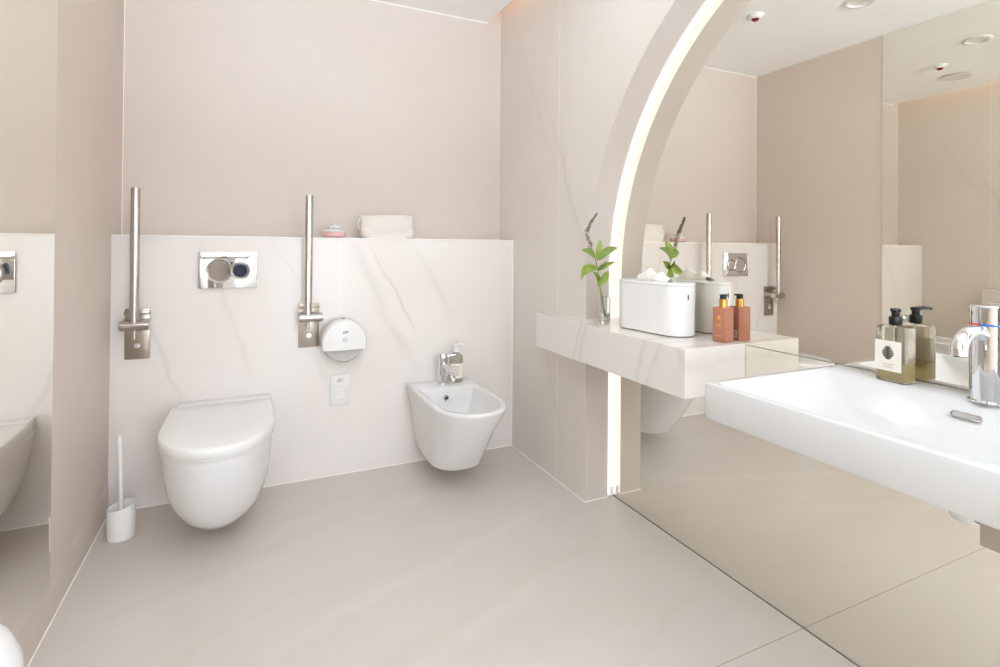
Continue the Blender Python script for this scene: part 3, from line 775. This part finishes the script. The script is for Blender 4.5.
bm = new_bm(); loft(bm, [slotloop(.019, .005, 0, .0017), slotloop(.019, .005, 0, .0019)]); bmesh.ops.transform(bm, matrix=MO, verts=bm.verts); obj('overflow_slot', bm, mat('slot_grey', (150, 146, 142), .3, metal=.5), os_)
bm = new_bm(); lathe(bm, [(0, 0), (.030, 0), (.032, .003), (.030, .006), (.012, .010), (0, .011)], 36, (1.70, -2.03, BZ-.102), cap=False); obj('drain', bm, m_chrome, t)

t = thing('basin_trap', 'chrome drain trap under the washbasin', 'pipe', (1.755, -2.03, 0))
bm = new_bm(); lathe(bm, [(0, .572), (.018, .573), (.028, .578), (.033, .588), (.033, .649), (0, .649)], 32, (0, -.040, 0), cap=False); obj('trap_bowl', bm, m_chrome, t)
bm = new_bm(); tube(bm, [(0, -.04, .610), (.09, -.04, .607), (.200, -.04, .607)], .017, 16); obj('waste_pipe', bm, m_chrome, t)
tag(obj('basin_bracket', (lambda b: (box(b, (1.70, -2.30, .560), (1.94, -2.108, .625), .003), b)[1])(new_bm()), m_box), 'grey box shaped bracket under the washbasin beside the trap', 'bracket')

# ------------------------------------------------------------------ basin tap
t = thing('basin_tap', 'large chrome mixer tap with red and blue ring on the washbasin', 'tap', (1.918, -2.036, BZ+.0003))
RB = .036
bm = new_bm(); lathe(bm, [(0, 0), (RB+.003, 0), (RB+.003, .003), (RB, .006), (RB, .160), (0, .160)], 48, cap=False); obj('tap_body', bm, m_chrome, t)
bm = new_bm(); lathe(bm, [(0, .164), (RB, .164), (RB, .198), (RB-.003, .202), (0, .203)], 48, cap=False)
obj('tap_head', bm, m_chrome, t)
for nm, m_, a0, a1 in (('red_ring', m_redr, 60, 172), ('blue_ring', m_blue, 172, 420)):
    bm = new_bm(); lo_ = []
    for i in range(25):
        a = math.radians(a0+(a1-a0)*i/24); c, s = math.cos(a), math.sin(a)
        lo_.append([(c*(RB+.0006), s*(RB+.0006), .1602), (c*(RB+.0006), s*(RB+.0006), .1638), (c*(RB-.006), s*(RB-.006), .1638), (c*(RB-.006), s*(RB-.006), .1602)])
    loft(bm, lo_); obj(nm, bm, m_, t)
bm = new_bm(); tube(bm, smooth_path([(-.010, .0, .136), (-.045, .004, .146), (-.072, .007, .147), (-.093, .009, .137), (-.102, .010, .119), (-.103, .010, .103)], 6), [.0138]*12+[.0142]*19, 24)
obj('spout', bm, m_chrome, t, smooth=50)
bm = new_bm(); lathe(bm, [(0, .0925), (.010, .0925), (.0115, .095)], 24, (-.103, .010, .008), cap=False); obj('aerator', bm, m_dark, t)
bm = new_bm(); tube(bm, smooth_path([(0, -.01, .186), (0, -.045, .190), (0, -.10, .200)], 4), [.009, .009, .008, .008, .007, .007, .006, .006, .006][:9], 14); obj('lever', bm, m_chrome, t)

# ------------------------------------------------------------------ hand soap on the basin
t = thing('hand_soap_bottle', 'clear hand soap pump bottle with pine cone label on the washbasin edge', 'bottle', (1.918, -1.853, BZ+.0004), math.radians(-3))
bx, by = .021, .036
# broad face looks towards the room (-x)
def sb(ins, z, r): return rrect(-bx+ins, bx-ins, -by+ins, by-ins, r-ins*.5, z)
bm = new_bm(); loft(bm, [sb(.003, 0, .010), sb(.0005, .002, .010), sb(0, .006, .010), sb(0, .126, .010), sb(.002, .131, .010), sb(.008, .1335, .010), rrect(-.009, .009, -.009, .009, .0088, .1345), rrect(-.009, .009, -.009, .009, .0088, .139)]); obj('bottle_body', bm, m_soapg, t)
bm = new_bm(); loft(bm, [sb(.003, .005, .008), sb(.003, .045, .008)]); obj('liquid_soap', bm, m_soapl, t)
bm = new_bm(); box(bm, (-bx-.0008, -.026, .026), (-bx-.0002, .034, .098), .0002, 1); lb_ = obj('label', bm, m_label, t)
bm = new_bm(); xx = -bx-.0010
def card(poly): prism(bm, poly, 'x', xx-.0002, xx)
cy, cz = .004, .066
for k in range(7):                       # scales of the pine cone, drawn as bands
    z = cz-.013+k*.0042; hw = .0125*math.sin(PI*(k+1.2)/8.4)+.001
    for s in (-1, 1):
        for q in range(3):
            y0 = s*hw*q/3; y1 = s*hw*(q+.94)/3
            card([(cy+y0, z+.0004*q), (cy+y1, z+.0012+.0006*q), (cy+y1, z+.0044+.0004*q), (cy+y0, z+.0036)])
for a in (-.5, 0, .5): card([(cy-.001+a*.003, cz+.015), (cy+.001+a*.003, cz+.015), (cy+.001+a*.010, cz+.020), (cy-.0006+a*.010, cz+.020)])
obj('pine_cone_print', bm, m_ink, lb_)
bm = new_bm()
for z, h_ in ((.042, .013), (.038, .009), (.034, .011)): card([(cy-h_, z), (cy+h_, z), (cy+h_, z+.0009), (cy-h_, z+.0009)])
obj('small_print', bm, m_inkg, lb_)
bm = new_bm(); lathe(bm, [(0, .136), (.0135, .136), (.014, .138), (.014, .152), (.0125, .155), (.0085, .157), (.0085, .166), (.011, .167), (.011, .173), (.009, .1745), (0, .1745)], 28, cap=False)
tube(bm, smooth_path([(0, 0, .171), (-.018, -.010, .173), (-.034, -.018, .171)], 4), [.0045]*5+[.0035]*4, 10); obj('pump', bm, m_black, t)
bm = new_bm(); tube(bm, [(0, 0, .012), (0, 0, .130)], .002, 8); obj('dip_tube', bm, m_matt, t)
